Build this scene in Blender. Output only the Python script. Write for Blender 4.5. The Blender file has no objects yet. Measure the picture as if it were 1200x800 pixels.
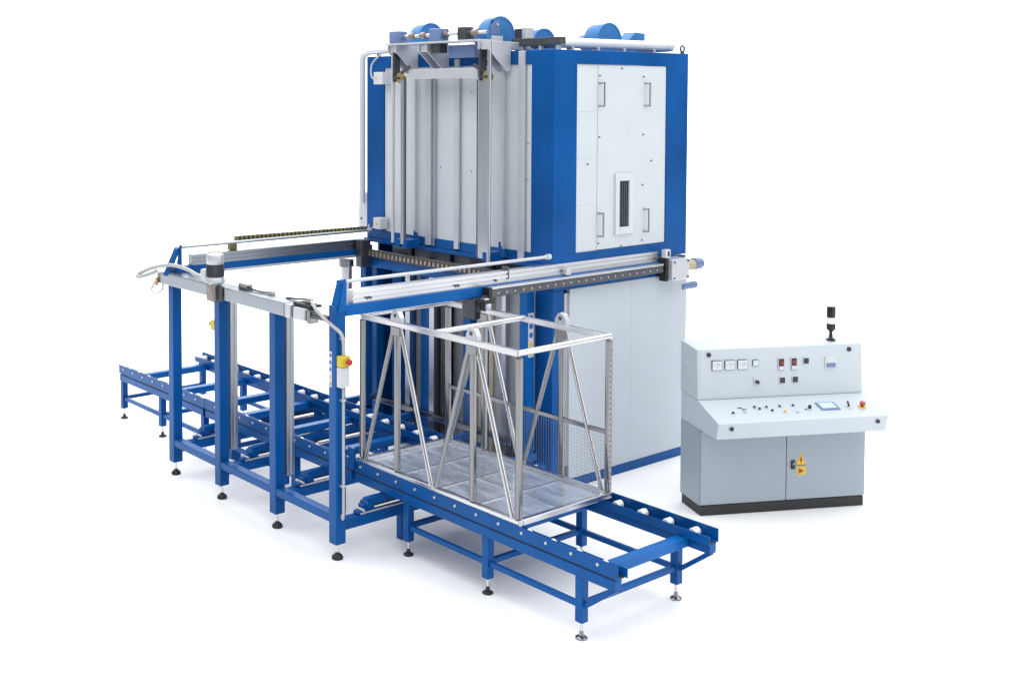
import bpy, bmesh, math, random
from mathutils import Vector, Matrix
random.seed(4)
sc = bpy.context.scene
COL = sc.collection

# ---------------------------------------------------------------- camera
HEAD = math.radians(142.35); PITCH = math.atan2(61, 1373.0)
cam = bpy.data.cameras.new('camera'); co = bpy.data.objects.new('camera', cam); COL.objects.link(co)
co.location = (6.791, -5.026, 3.4)
co.rotation_euler = (math.pi/2 - PITCH, 0, HEAD - math.pi/2)
cam.sensor_width = 36; cam.lens = 36*1373/1200.0
cam.shift_x = 0.15; cam.shift_y = -228/1200.0
cam.clip_start = 0.1; cam.clip_end = 300
sc.camera = co
FW = Vector((math.cos(HEAD), math.sin(HEAD), 0)); RT = Vector((math.sin(HEAD), -math.cos(HEAD), 0))

# ---------------------------------------------------------------- world and studio lamps
w = bpy.data.worlds.new('World'); sc.world = w; w.use_nodes = True
bg = w.node_tree.nodes['Background']; bg.inputs[0].default_value = (0.93, 0.96, 1.0, 1); bg.inputs[1].default_value = 0.32
def area(name, loc, target, sx, sy, power, col=(1, 1, 1)):
    l = bpy.data.lights.new(name, 'AREA'); l.shape = 'RECTANGLE'; l.size = sx; l.size_y = sy; l.energy = power; l.color = col
    o = bpy.data.objects.new(name, l); COL.objects.link(o); o.location = loc
    o.rotation_euler = (Vector(target) - Vector(loc)).to_track_quat('-Z', 'Y').to_euler()
    return o
CAM = Vector((6.791, -5.026, 0))
area('ceiling_softbox', (-0.2, 1.0, 9.0), (-0.2, 1.0, 0), 24, 24, 3650, (0.985, 0.992, 1))
area('key_softbox', (8.6, 4.4, 2.8), (-0.3, 2.2, 1.0), 6.0, 4.5, 165, (1, 0.995, 0.98))
p = CAM + FW*18 + RT*3.5
area('backdrop_lamp', (p.x, p.y, 10.5), tuple(CAM + FW*26 + RT*3.5 + Vector((0, 0, 2.0))), 40, 3, 4200)
vs = sc.view_settings
vs.view_transform = 'Standard'; vs.look = 'None'; vs.gamma = 1; vs.exposure = 0
try: vs.use_curve_mapping = False
except Exception: pass
sc.render.engine = 'CYCLES'

# ---------------------------------------------------------------- materials
MATS = {}
def mat(name, col, rough=0.5, metal=0.0, coat=0.0, noise=0.0, scale=8.0, stretch=(1, 1, 1), bump=0.0, bscale=120.0, spec=0.5, emit=None, rvar=0.0, tint=None, detail=5):
    m = bpy.data.materials.new(name); m.use_nodes = True
    nt = m.node_tree; b = nt.nodes['Principled BSDF']
    b.inputs['Base Color'].default_value = (*col, 1); b.inputs['Roughness'].default_value = rough
    b.inputs['Metallic'].default_value = metal; b.inputs['Coat Weight'].default_value = coat
    b.inputs['Coat Roughness'].default_value = 0.12; b.inputs['Specular IOR Level'].default_value = spec
    if tint: b.inputs['Specular Tint'].default_value = (*tint, 1)
    if emit:
        b.inputs['Emission Color'].default_value = (*emit[0], 1); b.inputs['Emission Strength'].default_value = emit[1]
    tc = None
    if noise or bump or rvar:
        tc = nt.nodes.new('ShaderNodeTexCoord'); mp = nt.nodes.new('ShaderNodeMapping')
        mp.inputs['Scale'].default_value = stretch; nt.links.new(tc.outputs['Object'], mp.inputs[0])
    if noise or rvar:
        n = nt.nodes.new('ShaderNodeTexNoise'); n.inputs['Scale'].default_value = scale; n.inputs['Detail'].default_value = detail
        nt.links.new(mp.outputs[0], n.inputs['Vector'])
        if noise:
            r = nt.nodes.new('ShaderNodeMapRange'); r.inputs[1].default_value = 0.25; r.inputs[2].default_value = 0.75
            r.inputs[3].default_value = 1 - noise; r.inputs[4].default_value = 1 + noise
            nt.links.new(n.outputs[0], r.inputs[0])
            mx = nt.nodes.new('ShaderNodeVectorMath'); mx.operation = 'SCALE'; mx.inputs[0].default_value = col
            nt.links.new(r.outputs[0], mx.inputs['Scale']); nt.links.new(mx.outputs[0], b.inputs['Base Color'])
        if rvar:
            r2 = nt.nodes.new('ShaderNodeMapRange'); r2.inputs[1].default_value = 0.25; r2.inputs[2].default_value = 0.75
            r2.inputs[3].default_value = max(0.02, rough - rvar); r2.inputs[4].default_value = rough + rvar
            nt.links.new(n.outputs[0], r2.inputs[0]); nt.links.new(r2.outputs[0], b.inputs['Roughness'])
    if bump:
        nb = nt.nodes.new('ShaderNodeTexNoise'); nb.inputs['Scale'].default_value = bscale; nb.inputs['Detail'].default_value = 2
        nt.links.new(tc.outputs['Object'], nb.inputs['Vector'])
        bp = nt.nodes.new('ShaderNodeBump'); bp.inputs['Strength'].default_value = bump; bp.inputs['Distance'].default_value = 0.002
        nt.links.new(nb.outputs[0], bp.inputs['Height']); nt.links.new(bp.outputs[0], b.inputs['Normal'])
    MATS[name] = m
    return m
mat('floor', (0.90, 0.90, 0.90), 0.75, noise=0.015, scale=1.5)
mat('blue', (0.0035, 0.074, 0.275), 0.27, spec=0.3, tint=(.35, .65, 1), noise=0.2, scale=1.6, detail=2, bump=0.06, bscale=260)
mat('blue2', (0.004, 0.098, 0.345), 0.27, spec=0.3, tint=(.35, .65, 1), noise=0.14, scale=1.6, detail=2, bump=0.06, bscale=260)
mat('blue_fan', (0.045, 0.20, 0.47), 0.4, spec=0.3, noise=0.1, scale=9)
mat('blue_grey', (0.13, 0.2, 0.38), 0.42, noise=0.1, scale=12)
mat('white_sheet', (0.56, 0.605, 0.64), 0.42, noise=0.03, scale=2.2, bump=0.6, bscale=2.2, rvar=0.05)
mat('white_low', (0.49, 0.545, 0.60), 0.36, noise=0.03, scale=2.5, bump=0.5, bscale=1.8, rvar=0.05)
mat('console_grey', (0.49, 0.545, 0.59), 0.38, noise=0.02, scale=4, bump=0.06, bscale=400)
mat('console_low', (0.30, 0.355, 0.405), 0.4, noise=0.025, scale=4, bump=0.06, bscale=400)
mat('alu', (0.52, 0.55, 0.60), 0.34, metal=1, noise=0.06, scale=2, stretch=(30, 30, .4), rvar=0.04)
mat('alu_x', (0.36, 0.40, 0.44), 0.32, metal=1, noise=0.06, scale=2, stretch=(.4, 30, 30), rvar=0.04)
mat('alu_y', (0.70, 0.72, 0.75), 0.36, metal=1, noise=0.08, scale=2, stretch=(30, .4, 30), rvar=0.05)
mat('alu_light', (0.58, 0.60, 0.64), 0.42, metal=0.5, noise=0.06, scale=6)
mat('steel', (0.26, 0.262, 0.27), 0.18, metal=1, noise=0.05, scale=3, stretch=(12, 12, 1), rvar=0.05)
mat('steel_bright', (0.68, 0.68, 0.70), 0.26, metal=1, noise=0.05, scale=4, rvar=0.05)
mat('pipe', (0.68, 0.71, 0.75), 0.3, metal=0.25, noise=0.04, scale=6)
mat('steel_dark', (0.11, 0.115, 0.125), 0.4, metal=0.8, noise=0.2, scale=14)
mat('steel_brown', (0.30, 0.26, 0.24), 0.4, metal=0.8, noise=0.25, scale=18)
mat('galv', (0.60, 0.66, 0.78), 0.26, metal=0.7, noise=0.22, scale=3.5, stretch=(1, 3.5, 1), rvar=0.12)
mat('inner_grey', (0.34, 0.355, 0.38), 0.4, metal=0.3, noise=0.15, scale=3, stretch=(1, 1, 0.2))
mat('beige', (0.42, 0.36, 0.25), 0.55, noise=0.1)
mat('chain', (0.10, 0.095, 0.085), 0.55, metal=0.5, noise=0.3, scale=30)
mat('chain_olive', (0.17, 0.155, 0.05), 0.55, noise=0.3, scale=30)
mat('black', (0.012, 0.012, 0.013), 0.5, noise=0.2, scale=20)
mat('black_gloss', (0.012, 0.012, 0.014), 0.25)
mat('plinth', (0.018, 0.018, 0.02), 0.55)
mat('white_plastic', (0.60, 0.62, 0.64), 0.45)
mat('nylon', (0.85, 0.86, 0.88), 0.3)
mat('hose', (0.42, 0.43, 0.44), 0.45)
mat('yellow', (0.62, 0.48, 0.03), 0.4)
mat('orange_yellow', (0.80, 0.42, 0.015), 0.45)
mat('red', (0.42, 0.025, 0.025), 0.35)
mat('sign_blue', (0.02, 0.12, 0.52), 0.5)
mat('brass', (0.62, 0.48, 0.24), 0.35, metal=0.9)
mat('glass_dark', (0.10, 0.115, 0.14), 0.12, noise=0.25, scale=30, stretch=(1, 6, 0.1))
mat('screen', (0.4, 0.55, 0.58), 0.2, emit=((0.6, 0.85, 0.9), 0.3))
mat('red_dim', (0.20, 0.02, 0.03), 0.35)
mat('lens_grey', (0.55, 0.57, 0.6), 0.3)
mat('motor_dark', (0.09, 0.095, 0.105), 0.4, metal=0.7, noise=0.2, scale=20)
mat('meter_face', (0.62, 0.66, 0.70), 0.4)

# ---------------------------------------------------------------- mesh helpers
def bx(bm, x0, x1, y0, y1, z0, z1):
    v = [bm.verts.new(c) for c in ((x0, y0, z0), (x1, y0, z0), (x1, y1, z0), (x0, y1, z0), (x0, y0, z1), (x1, y0, z1), (x1, y1, z1), (x0, y1, z1))]
    for f in ((0, 3, 2, 1), (4, 5, 6, 7), (0, 1, 5, 4), (1, 2, 6, 5), (2, 3, 7, 6), (3, 0, 4, 7)): bm.faces.new([v[i] for i in f])
def frame_of(d):
    d = Vector(d).normalized(); a = Vector((0, 0, 1)) if abs(d.z) < 0.95 else Vector((1, 0, 0))
    s = d.cross(a).normalized(); return s, s.cross(d).normalized()
def bar(bm, p, q, wd, ht):
    p = Vector(p); q = Vector(q); s, t = frame_of(q - p)
    v = [bm.verts.new(c + s*a*wd/2 + t*b*ht/2) for c in (p, q) for a, b in ((-1, -1), (1, -1), (1, 1), (-1, 1))]
    for f in ((3, 2, 1, 0), (4, 5, 6, 7), (0, 1, 5, 4), (1, 2, 6, 5), (2, 3, 7, 6), (3, 0, 4, 7)): bm.faces.new([v[i] for i in f])
def cyl(bm, p, q, r, n=16, r2=None, caps=True):
    p = Vector(p); q = Vector(q); s, t = frame_of(q - p); r2 = r if r2 is None else r2
    rings = [[bm.verts.new(c + (s*math.cos(2*math.pi*i/n) + t*math.sin(2*math.pi*i/n))*rr) for i in range(n)] for c, rr in ((p, r), (q, r2))]
    for i in range(n): bm.faces.new((rings[0][i], rings[0][(i+1) % n], rings[1][(i+1) % n], rings[1][i]))
    if caps: bm.faces.new(rings[0][::-1]); bm.faces.new(rings[1])
def lathe(bm, c, prof, n=20, axis='Z'):
    ax = {'Z': (Vector((1, 0, 0)), Vector((0, 1, 0)), Vector((0, 0, 1))), 'X': (Vector((0, 1, 0)), Vector((0, 0, 1)), Vector((1, 0, 0))), 'Y': (Vector((0, 0, 1)), Vector((1, 0, 0)), Vector((0, 1, 0)))}[axis]
    c = Vector(c); rings = []
    for r, h in prof:
        rings.append([bm.verts.new(c + ax[2]*h + (ax[0]*math.cos(2*math.pi*i/n) + ax[1]*math.sin(2*math.pi*i/n))*r) for i in range(n)])
    for a, b in zip(rings, rings[1:]):
        for i in range(n): bm.faces.new((a[i], a[(i+1) % n], b[(i+1) % n], b[i]))
    bm.faces.new(rings[0][::-1]); bm.faces.new(rings[-1])
def prism(bm, pts, ext):
    """closed polygon pts extruded by the vector ext"""
    a = [bm.verts.new(p) for p in pts]; b = [bm.verts.new(Vector(p) + Vector(ext)) for p in pts]; n = len(a)
    bm.faces.new(a[::-1]); bm.faces.new(b)
    for i in range(n): bm.faces.new((a[i], a[(i+1) % n], b[(i+1) % n], b[i]))
def hose(bm, pts, r, n=10, sub=8):
    P = [Vector(p) for p in pts]; P = [P[0]*2 - P[1]] + P + [P[-1]*2 - P[-2]]; path = []
    for i in range(1, len(P) - 2):
        for k in range(sub):
            t = k/sub; a, b, c, d = P[i-1], P[i], P[i+1], P[i+2]
            path.append(0.5*((2*b) + (c - a)*t + (2*a - 5*b + 4*c - d)*t*t + (3*b - a - 3*c + d)*t**3))
    path.append(P[-2]); rings = []
    up = None
    for i, c in enumerate(path):
        d = (path[min(i+1, len(path)-1)] - path[max(i-1, 0)]).normalized()
        if up is None: s, up = frame_of(d)
        s = d.cross(up).normalized(); up = s.cross(d).normalized()
        rings.append([bm.verts.new(c + (s*math.cos(2*math.pi*k/n) + up*math.sin(2*math.pi*k/n))*r) for k in range(n)])
    for a, b in zip(rings, rings[1:]):
        for k in range(n): bm.faces.new((a[k], a[(k+1) % n], b[(k+1) % n], b[k]))
    bm.faces.new(rings[0][::-1]); bm.faces.new(rings[-1])
def obj(name, fill, m, parent=None, bev=0.0, smooth=False, loc=None):
    """fill(bm) adds shapes, in the root's own coordinates"""
    bm = bmesh.new(); fill(bm); bmesh.ops.recalc_face_normals(bm, faces=bm.faces)
    me = bpy.data.meshes.new(name); bm.to_mesh(me); bm.free(); me.materials.append(MATS[m])
    if smooth:
        me.shade_smooth() if hasattr(me, 'shade_smooth') else None
        me.set_sharp_from_angle(angle=math.radians(35))
    o = bpy.data.objects.new(name, me); COL.objects.link(o)
    if parent: o.parent = parent
    if loc: o.location = loc
    if bev:
        b = o.modifiers.new('bevel', 'BEVEL'); b.width = bev; b.segments = 2; b.limit_method = 'ANGLE'; b.angle_limit = math.radians(40)
    return o
def clone(o, parent, loc):
    c = o.copy(); COL.objects.link(c); c.parent = parent; c.location = loc; return c
def thing(name, label, cat, loc=(0, 0, 0), rz=0, group=None):
    o = bpy.data.objects.new(name, None); COL.objects.link(o); o.location = loc; o.rotation_euler = (0, 0, rz); o.empty_display_size = 0.1
    o['label'] = label; o['category'] = cat
    if group: o['group'] = group
    return o
def tag(o, label, cat, group=None):
    o['label'] = label; o['category'] = cat
    if group: o['group'] = group
    return o
class Root:
    """adds parts given in world coordinates to a thing whose Empty stands elsewhere"""
    def __init__(s, e): s.e = e; s.o = Vector(e.location)
    def part(s, name, fill, m, parent=None, bev=0.0, smooth=False):
        def f(bm):
            fill(bm); bmesh.ops.translate(bm, verts=bm.verts, vec=-s.o)
        return obj(name, f, m, parent or s.e, bev, smooth)
    def box(s, name, c, m, parent=None, bev=0.003): return s.part(name, lambda bm: bx(bm, *c), m, parent, bev)
    def rod(s, name, p, q, r, m, parent=None, n=16): return s.part(name, lambda bm: cyl(bm, p, q, r, n), m, parent, 0, True)
    def beam(s, name, p, q, wd, ht, m, parent=None, bev=0.003): return s.part(name, lambda bm: bar(bm, p, q, wd, ht), m, parent, bev)

# ---------------------------------------------------------------- setting: white seamless floor sweeping up to a backdrop
def sweep(bm):
    prof = [(-30, 0), (24, 0)]
    for i in range(1, 13):
        a = math.pi/2*i/12; prof.append((24 + 4*math.sin(a), 4 - 4*math.cos(a)))
    prof.append((28, 16)); rows = []
    for d, z in prof:
        rows.append([bm.verts.new(CAM + FW*d + RT*s + Vector((0, 0, z))) for s in (-36, 42)])
    for a, b in zip(rows, rows[1:]): bm.faces.new((a[0], a[1], b[1], b[0]))
fl = obj('floor', sweep, 'floor', None, 0, True); fl['kind'] = 'structure'

# ================================================================ tempering oven
OX0, OX1, OY0, OY1 = -2.55, 0.0, 2.29, 4.10
ov = thing('tempering_oven', 'tall blue framed oven cabinet with light grey panels, largest machine in the line', 'oven', (-1.27, 3.2, 0))
R = Root(ov)
ZB, Z1, Z2, ZT = 1.90, 2.04, 3.66, 3.78
# upper frame
R.box('roof', (OX0+.012, OX1-.012, OY0+.012, OY1-.012, 3.70, ZT-0.006), 'blue')
R.box('top_rail', (OX0, OX1, OY0, OY0+.10, Z2, ZT), 'blue')
R.box('top_rail', (OX1-.10, OX1, OY0+.10, OY1, Z2, ZT), 'blue')
R.box('top_rail', (OX0, OX0+.10, OY0+.10, OY1, Z2, ZT), 'blue')
R.box('top_rail', (OX0+.10, OX1-.10, OY1-.10, OY1, Z2, ZT), 'blue')
R.box('bottom_rail', (OX0, OX1, OY0, OY0+.10, ZB+.03, Z1), 'blue')
R.box('bottom_rail', (OX1-.10, OX1, OY0+.10, OY1, ZB+.01, Z1), 'blue')
R.box('bottom_rail', (OX0, OX0+.10, OY0+.10, OY1, ZB+.03, Z1), 'blue')
R.box('bottom_lip', (OX0-.01, OX1-.06, OY0-.035, OY0-.001, ZB+.02, ZB+.055), 'blue')
R.box('underside', (OX0+.02, OX1-.02, OY0+.11, OY1-.02, ZB+.03, ZB+.07), 'steel_dark')
R.box('corner_post', (-.262, OX1, OY0, 2.575, Z1, Z2), 'blue')
R.box('corner_post', (OX0, -2.275, OY0, OY0+.28, Z1, Z2), 'blue')
R.box('corner_post', (OX1-.28, OX1, 3.79, OY1, Z1, Z2), 'blue')
R.box('corner_post', (OX0, OX0+.28, 3.82, OY1, Z1, Z2), 'blue')
# front panels: rows with narrow joints
zs = [Z1+.0, 2.445, 2.85, 3.253, Z2]; xs = [-2.273, -1.63, -1.2, -.41, -.264]
for i in range(4):
    for x0, x1 in zip(xs, xs[1:]):
        R.box('front_panel', (x0+.0006, x1-.0006, OY0+.012, OY0+.05, zs[i]+.0004, zs[i+1]-.0004), 'white_sheet', None, .0008)
R.box('inner_liner', (-2.27, -.27, OY0+.055, OY0+.075, Z1+.005, Z2-.005), 'white_sheet', None, 0)
# right side: narrow strips and the service door
for i in range(4):
    R.box('side_panel', (-.05, -.012, 2.577, 2.848, zs[i]+.0004, zs[i+1]-.0004), 'white_sheet', None, .0008)
R.box('side_liner', (-.08, -.052, 2.58, 3.785, Z1+.005, Z2-.005), 'white_sheet', None, 0)
door = R.box('service_door', (-.05, -.010, 2.853, 3.787, Z1+.003, Z2-.003), 'white_sheet', None, .003)
def handle(y, zc, h=.2):
    def f(bm):
        for z in (zc-h/2, zc+h/2): cyl(bm, (-.012, y, z), (.038, y+.022, z), .008, 8)
        cyl(bm, (.038, y+.022, zc-h/2-.008), (.038, y+.022, zc+h/2+.008), .008, 8)
    R.part('door_handle', f, 'steel', door, 0, True)
for y, z in ((2.862, 3.40), (3.48, 3.40), (2.862, 2.265), (3.48, 2.265)): handle(y, z)
wf = R.part('window_frame', lambda bm: [bx(bm, -.012, .012, 3.078, 3.130, 2.16, 2.70), bx(bm, -.012, .012, 3.262, 3.318, 2.16, 2.70), bx(bm, -.012, .014, 3.130, 3.262, 2.16, 2.225), bx(bm, -.012, .014, 3.130, 3.262, 2.635, 2.70)], 'white_plastic', door, .004)
R.box('window_pane', (-.014, -.004, 3.130, 3.262, 2.225, 2.635), 'glass_dark', door, 0)
for k in range(5):
    y = 3.142 + k*.026
    R.box('window_bar', (-.006, .004, y, y+.006, 2.225, 2.635), 'steel_dark', door, 0)
scr = R.part('screw', lambda bm: cyl(bm, (-.011, 0, 0), (.002, 0, 0), .0068, 10), 'steel', door)
scr.data.transform(Matrix.Translation((R.o.x*0, R.o.y, R.o.z))); base = Vector((0, -R.o.y, 0))
pts = [(2.868, 3.565), (3.46, 3.56), (2.868, 3.03), (3.46, 3.04), (3.16, 3.63), (3.58, 2.80), (3.46, 2.585), (2.868, 2.10), (3.46, 2.085), (3.17, 2.055), (2.72, 2.80)]
for k, (y, z) in enumerate(pts):
    if k == 0: scr.location = base + Vector((0, y, z))
    else: clone(scr, door, base + Vector((0, y, z)))
sf = R.part('fastener', lambda bm: cyl(bm, (0, OY0+.010, 0), (0, OY0+.013, 0), .007, 10), 'steel')
sf.data.transform(Matrix.Translation((R.o.x, 0, 0)))
for k, (x, z) in enumerate([(-1.44, 2.72), (-1.02, 2.70), (-.31, 2.67), (-.31, 2.98), (-1.02, 3.42)]):
    l = Vector((x - R.o.x, 0, z))
    if k == 0: sf.location = l
    else: clone(sf, ov, l)
# lower body, right side
R.box('base', (-2.5, -.002, 2.31, 4.09, 0.0, .085), 'blue', None, .004)
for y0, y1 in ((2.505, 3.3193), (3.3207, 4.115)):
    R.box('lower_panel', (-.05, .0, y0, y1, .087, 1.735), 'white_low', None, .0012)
R.part('door_channel', lambda bm: [bx(bm, -.03, .004, 2.432, 2.444, .2, 1.70), bx(bm, -.03, -.018, 2.444, 2.496, .2, 1.70), bx(bm, -.03, .004, 2.496, 2.503, .2, 1.70)], 'alu_light', None, .001)
def holes(bm):
    for k in range(26): cyl(bm, (-.019, 2.458, .28 + k*.038), (-.0165, 2.458, .28 + k*.038), .007, 8)
R.part('perforation', holes, 'steel_dark')
R.box('lower_frame', (-.16, -.003, 2.30, 4.08, 1.737, 1.90), 'blue', None, .004)
R.box('corner_column', (-.20, -.002, OY0+.002, 2.428, .086, 1.736), 'blue', None, .004)
cc = R.box('front_column', (-.258, -.166, 2.155, 2.245, 0.0, 1.735), 'blue2', None, .004)
def sign_strip(parent, org, yv, h, wdt, rt):
    """white strip of safety signs: blue discs and a yellow triangle on a post's +x face"""
    x, y, z = org
    s = rt.box('sign_strip', (x, x+.0015, y, y+wdt, z, z+h), 'white_plastic', parent, 0)
    n = 4; st = h/5.0
    for k in range(5):
        zc = z + st*(k+.5); yc = y + wdt/2
        if k == 1: rt.part('sign_mark', lambda bm: prism(bm, [(x+.0017, yc-wdt*.38, zc-wdt*.3), (x+.0017, yc+wdt*.38, zc-wdt*.3), (x+.0017, yc, zc+wdt*.4)], (.001, 0, 0)), 'orange_yellow', s)
        elif k == 0: rt.box('sign_mark', (x+.0017, x+.0027, yc-wdt*.3, yc+wdt*.3, zc-st*.25, zc+st*.25), 'red' if False else 'beige', s, 0)
        else: rt.part('sign_mark', lambda bm: cyl(bm, (x+.0017, yc, zc), (x+.0027, yc, zc), wdt*.36, 14), 'sign_blue', s)
sign_strip(cc, (-.166, 2.168, 1.16), 0, .38, .066, R)
# lower front, open bay below the oven
R.box('back_wall', (-2.46, -.21, 3.30, 3.34, .086, 1.90), 'inner_grey', None, 0)
R.box('inner_panel', (-.78, -.27, 2.36, 2.40, .30, 1.74), 'inner_grey', None, .003)
for k in range(6): R.box('bay_panel', (-2.40+k*.29, -2.118+k*.29, 2.50+.05*(k%2), 2.53+.05*(k%2), .12, 1.88), 'inner_grey', None, .004)
R.box('side_wall', (-2.52, -2.49, 2.405, 4.05, .086, 1.90), 'blue', None, .003)
for x, m, wd, y in ((-2.52, 'blue', .12, 2.30), (-2.28, 'blue', .14, 2.40), (-1.98, 'alu', .07, 2.32), (-1.86, 'blue', .12, 2.42), (-1.60, 'alu', .07, 2.30), (-1.50, 'steel_dark', .06, 2.36), (-1.25, 'blue', .10, 2.42), (-1.02, 'beige', .05, 2.40), (-.92, 'blue', .10, 2.42), (-.82, 'beige', .05, 2.34), (-.63, 'alu', .05, 2.31)):
    R.box('bay_column', (x, x+wd, y, y+.09, .086, 1.80), m, None, .003)
R.box('front_beam', (-2.50, -.262, 2.13, 2.23, 1.70, 1.80), 'blue', None, .004)
R.box('base_rail', (-2.2, -.26, 2.06, 2.13, .40, .45), 'steel', None, .004)
R.box('base_beam', (-2.4, -.26, 2.12, 2.20, .12, .24), 'blue', None, .004)
# transport rack along the front underside
rk = R.box('rack', (-2.40, -.30, 2.09, 2.128, 1.80, 1.875), 'chain', None, .003)
tooth = R.part('rack_tooth', lambda bm: bx(bm, -.018, .018, 2.072, 2.092, 1.815, 1.855), 'steel_brown', rk, .004)
tooth.data.transform(Matrix.Translation((R.o.x, 0, 0)))
for k in range(34):
    l = Vector((-2.36 + k*.06 - R.o.x, 0, 0))
    if k == 0: tooth.location = l
    else: clone(tooth, rk, l)
# roof pipe, left pipe, eye bolts, terminal box
R.part('roof_pipe', lambda bm: hose(bm, [(-.45, 2.50, 3.845), (-.2, 2.52, 3.845), (-.14, 2.62, 3.845), (-.14, 3.0, 3.845), (-.14, 3.6, 3.845), (-.14, 3.96, 3.845), (-.2, 4.03, 3.845), (-.6, 4.04, 3.845)], .046, 16, 6), 'pipe', None, 0, True)
for y in (2.62, 2.95, 3.3, 3.72): R.box('pipe_clip', (-.17, -.10, y, y+.03, ZT-.005, 3.812), 'alu_light')
R.part('vent_pipe', lambda bm: hose(bm, [(-2.60, 2.27, 2.30), (-2.60, 2.27, 2.9), (-2.60, 2.27, 3.5), (-2.60, 2.27, 3.68), (-2.59, 2.275, 3.78), (-2.52, 2.29, 3.825), (-2.40, 2.32, 3.835), (-1.9, 2.38, 3.84)], .032, 16, 6), 'pipe', None, 0, True)
for x, y in ((-.035, 4.055), (-2.5, 4.05), (-2.42, 2.34)):
    R.part('eye_bolt', lambda bm: [cyl(bm, (x, y, ZT-.005), (x, y, ZT+.02), .02, 12)] + [cyl(bm, (x, y+.028*math.cos(a), ZT+.045+.028*math.sin(a)), (x, y+.028*math.cos(a+.42), ZT+.045+.028*math.sin(a+.42)), .009, 8) for a in [i*math.pi/8 for i in range(16)]], 'steel_dark', None, 0, True)
tb = R.box('terminal_box', (-2.74, -2.57, 2.33, 2.50, 2.04, 2.40), 'white_plastic', None, .006)
R.rod('lock', (-2.69, 2.331, 2.13), (-2.69, 2.322, 2.13), .012, 'steel_dark', tb)
sb = R.box('switch_box', (-2.31, -2.20, 2.18, 2.28, 2.07, 2.18), 'white_plastic', None, .005)
R.rod('lamp', (-2.25, 2.181, 2.125), (-2.25, 2.174, 2.125), .012, 'yellow', sb)
sb = R.box('switch_box', (-2.28, -2.14, 2.16, 2.28, 3.50, 3.62), 'white_plastic', None, .005)
R.rod('lamp', (-2.24, 2.161, 3.56), (-2.24, 2.154, 3.56), .012, 'yellow', sb)
R.part('cable', lambda bm: hose(bm, [(-2.56, 2.34, 2.14), (-2.47, 2.25, 2.03), (-2.40, 2.22, 2.05), (-2.31, 2.22, 2.12)], .009, 8), 'hose', None, 0, True)
R.part('cable', lambda bm: hose(bm, [(-2.28, 2.2, 3.54), (-2.36, 2.2, 3.58), (-2.38, 2.22, 3.70), (-2.32, 2.28, 3.80)], .009, 8), 'hose', None, 0, True)
tr = R.box('cable_tray', (-.62, -.03, 2.40, 2.46, 3.825, 3.89), 'steel_dark')
for x in (-.52, -.3, -.1): R.box('tray_support', (x, x+.03, 2.41, 2.45, ZT-.005, 3.825), 'alu_light', tr)
R.box('junction_box', (-.66, -.56, 2.48, 2.58, 3.79, 3.985), 'motor_dark', None, .006)
R.box('junction_box', (-.55, -.50, 2.46, 2.56, 3.79, 3.99), 'alu_light', None, .006)
# guide posts on the front face
for x0, x1, y0, zt, m in ((-1.62, -1.54, 2.262, 3.60, 'alu_light'), (-1.51, -1.49, 2.262, 3.58, 'alu'), (-1.215, -1.155, 2.262, 3.72, 'alu_light'), (-.395, -.325, 2.262, 3.775, 'alu_light'), (-.60, -.572, 2.262, 3.60, 'alu_light'), (-1.79, -1.765, 2.262, 3.55, 'alu_light')):
    R.box('guide_post', (x0, x1, y0, OY0-.002, 1.975, zt), m, None, .004)
for x in (-.62, -1.78): R.part('bracket', lambda bm: prism(bm, [(x, 2.285, 1.97), (x, 2.285, 2.10), (x+.10, 2.285, 1.97)], (0, -.03, 0)), 'blue', None, .002)

# roof blowers: cylindrical housing with axis along x, outlet and motor
def blower(label, x, y, z, r, t, outlet, plate=False):
    e = thing('blower', label, 'fan', (x, y, ZT), 0, 'blowers on the oven roof'); B = Root(e)
    h = B.part('housing', lambda bm: lathe(bm, (x, y, z), [(r*.97, -t), (r, -t+.012), (r, -.012), (r*.97, 0)], 36, 'X'), 'blue_fan', None, 0, True)
    B.part('rim', lambda bm: lathe(bm, (x, y, z), [(r+.008, -.008), (r+.008, .004), (r-.012, .004), (r-.012, -.004)], 36, 'X'), 'blue_fan', h, 0, True)
    B.part('motor', lambda bm: lathe(bm, (x-t, y, z), [(.07, -.16), (.075, -.15), (.075, -.02), (.085, -.015), (.085, .002)], 20, 'X'), 'blue_grey', None, 0, True)
    if outlet: B.box('outlet', (x-t+.01, x-.01, y+outlet[0], y+outlet[1], z+outlet[2], z+outlet[3]), 'blue_fan', None, .006)
    B.box('mount', (x-t-.02, x+.02, y-.12, y+.12, ZT-.003, max(z-r+.03, ZT+.02)), 'blue_grey', None, .004)
    if plate:
        B.box('type_plate', (x, x+.004, y-.13, y-.02, z+.01, z+.14), 'blue_grey', h, .001)
        B.rod('knob', (x, y-.05, z+.1), (x+.012, y-.05, z+.1), .014, 'alu_light', h)
        B.box('label_plate', (x, x+.006, y-.12, y+.02, z-.13, z-.0), 'white_plastic', h, .001)
blower('large round blue blower housing above the oven front, highest on the roof', -.78, 2.43, 3.925, .17, .14, None, True)
blower('round blue blower left on the roof behind the hoist shaft', -1.92, 2.60, 3.93, .165, .16, (.10, .24, -.12, .05))
blower('small round blue blower low behind the grey cable tray', -.9, 3.12, 3.865, .15, .16, None)
blower('round blue blower with square side outlet behind the silver roof pipe', -.5, 3.575, 3.90, .165, .18, (.05, .20, -.16, .0))
e = thing('air_duct', 'small blue box duct right of the rear roof blower', 'duct', (-.5, 3.95, ZT)); B = Root(e)
B.part('duct_body', lambda bm: prism(bm, [(-.62, 3.80, 3.79), (-.62, 3.83, 3.92), (-.62, 3.93, 3.995), (-.62, 4.07, 3.985), (-.62, 4.07, 3.79)], (.14, 0, 0)), 'blue_fan', None, .006)
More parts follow.
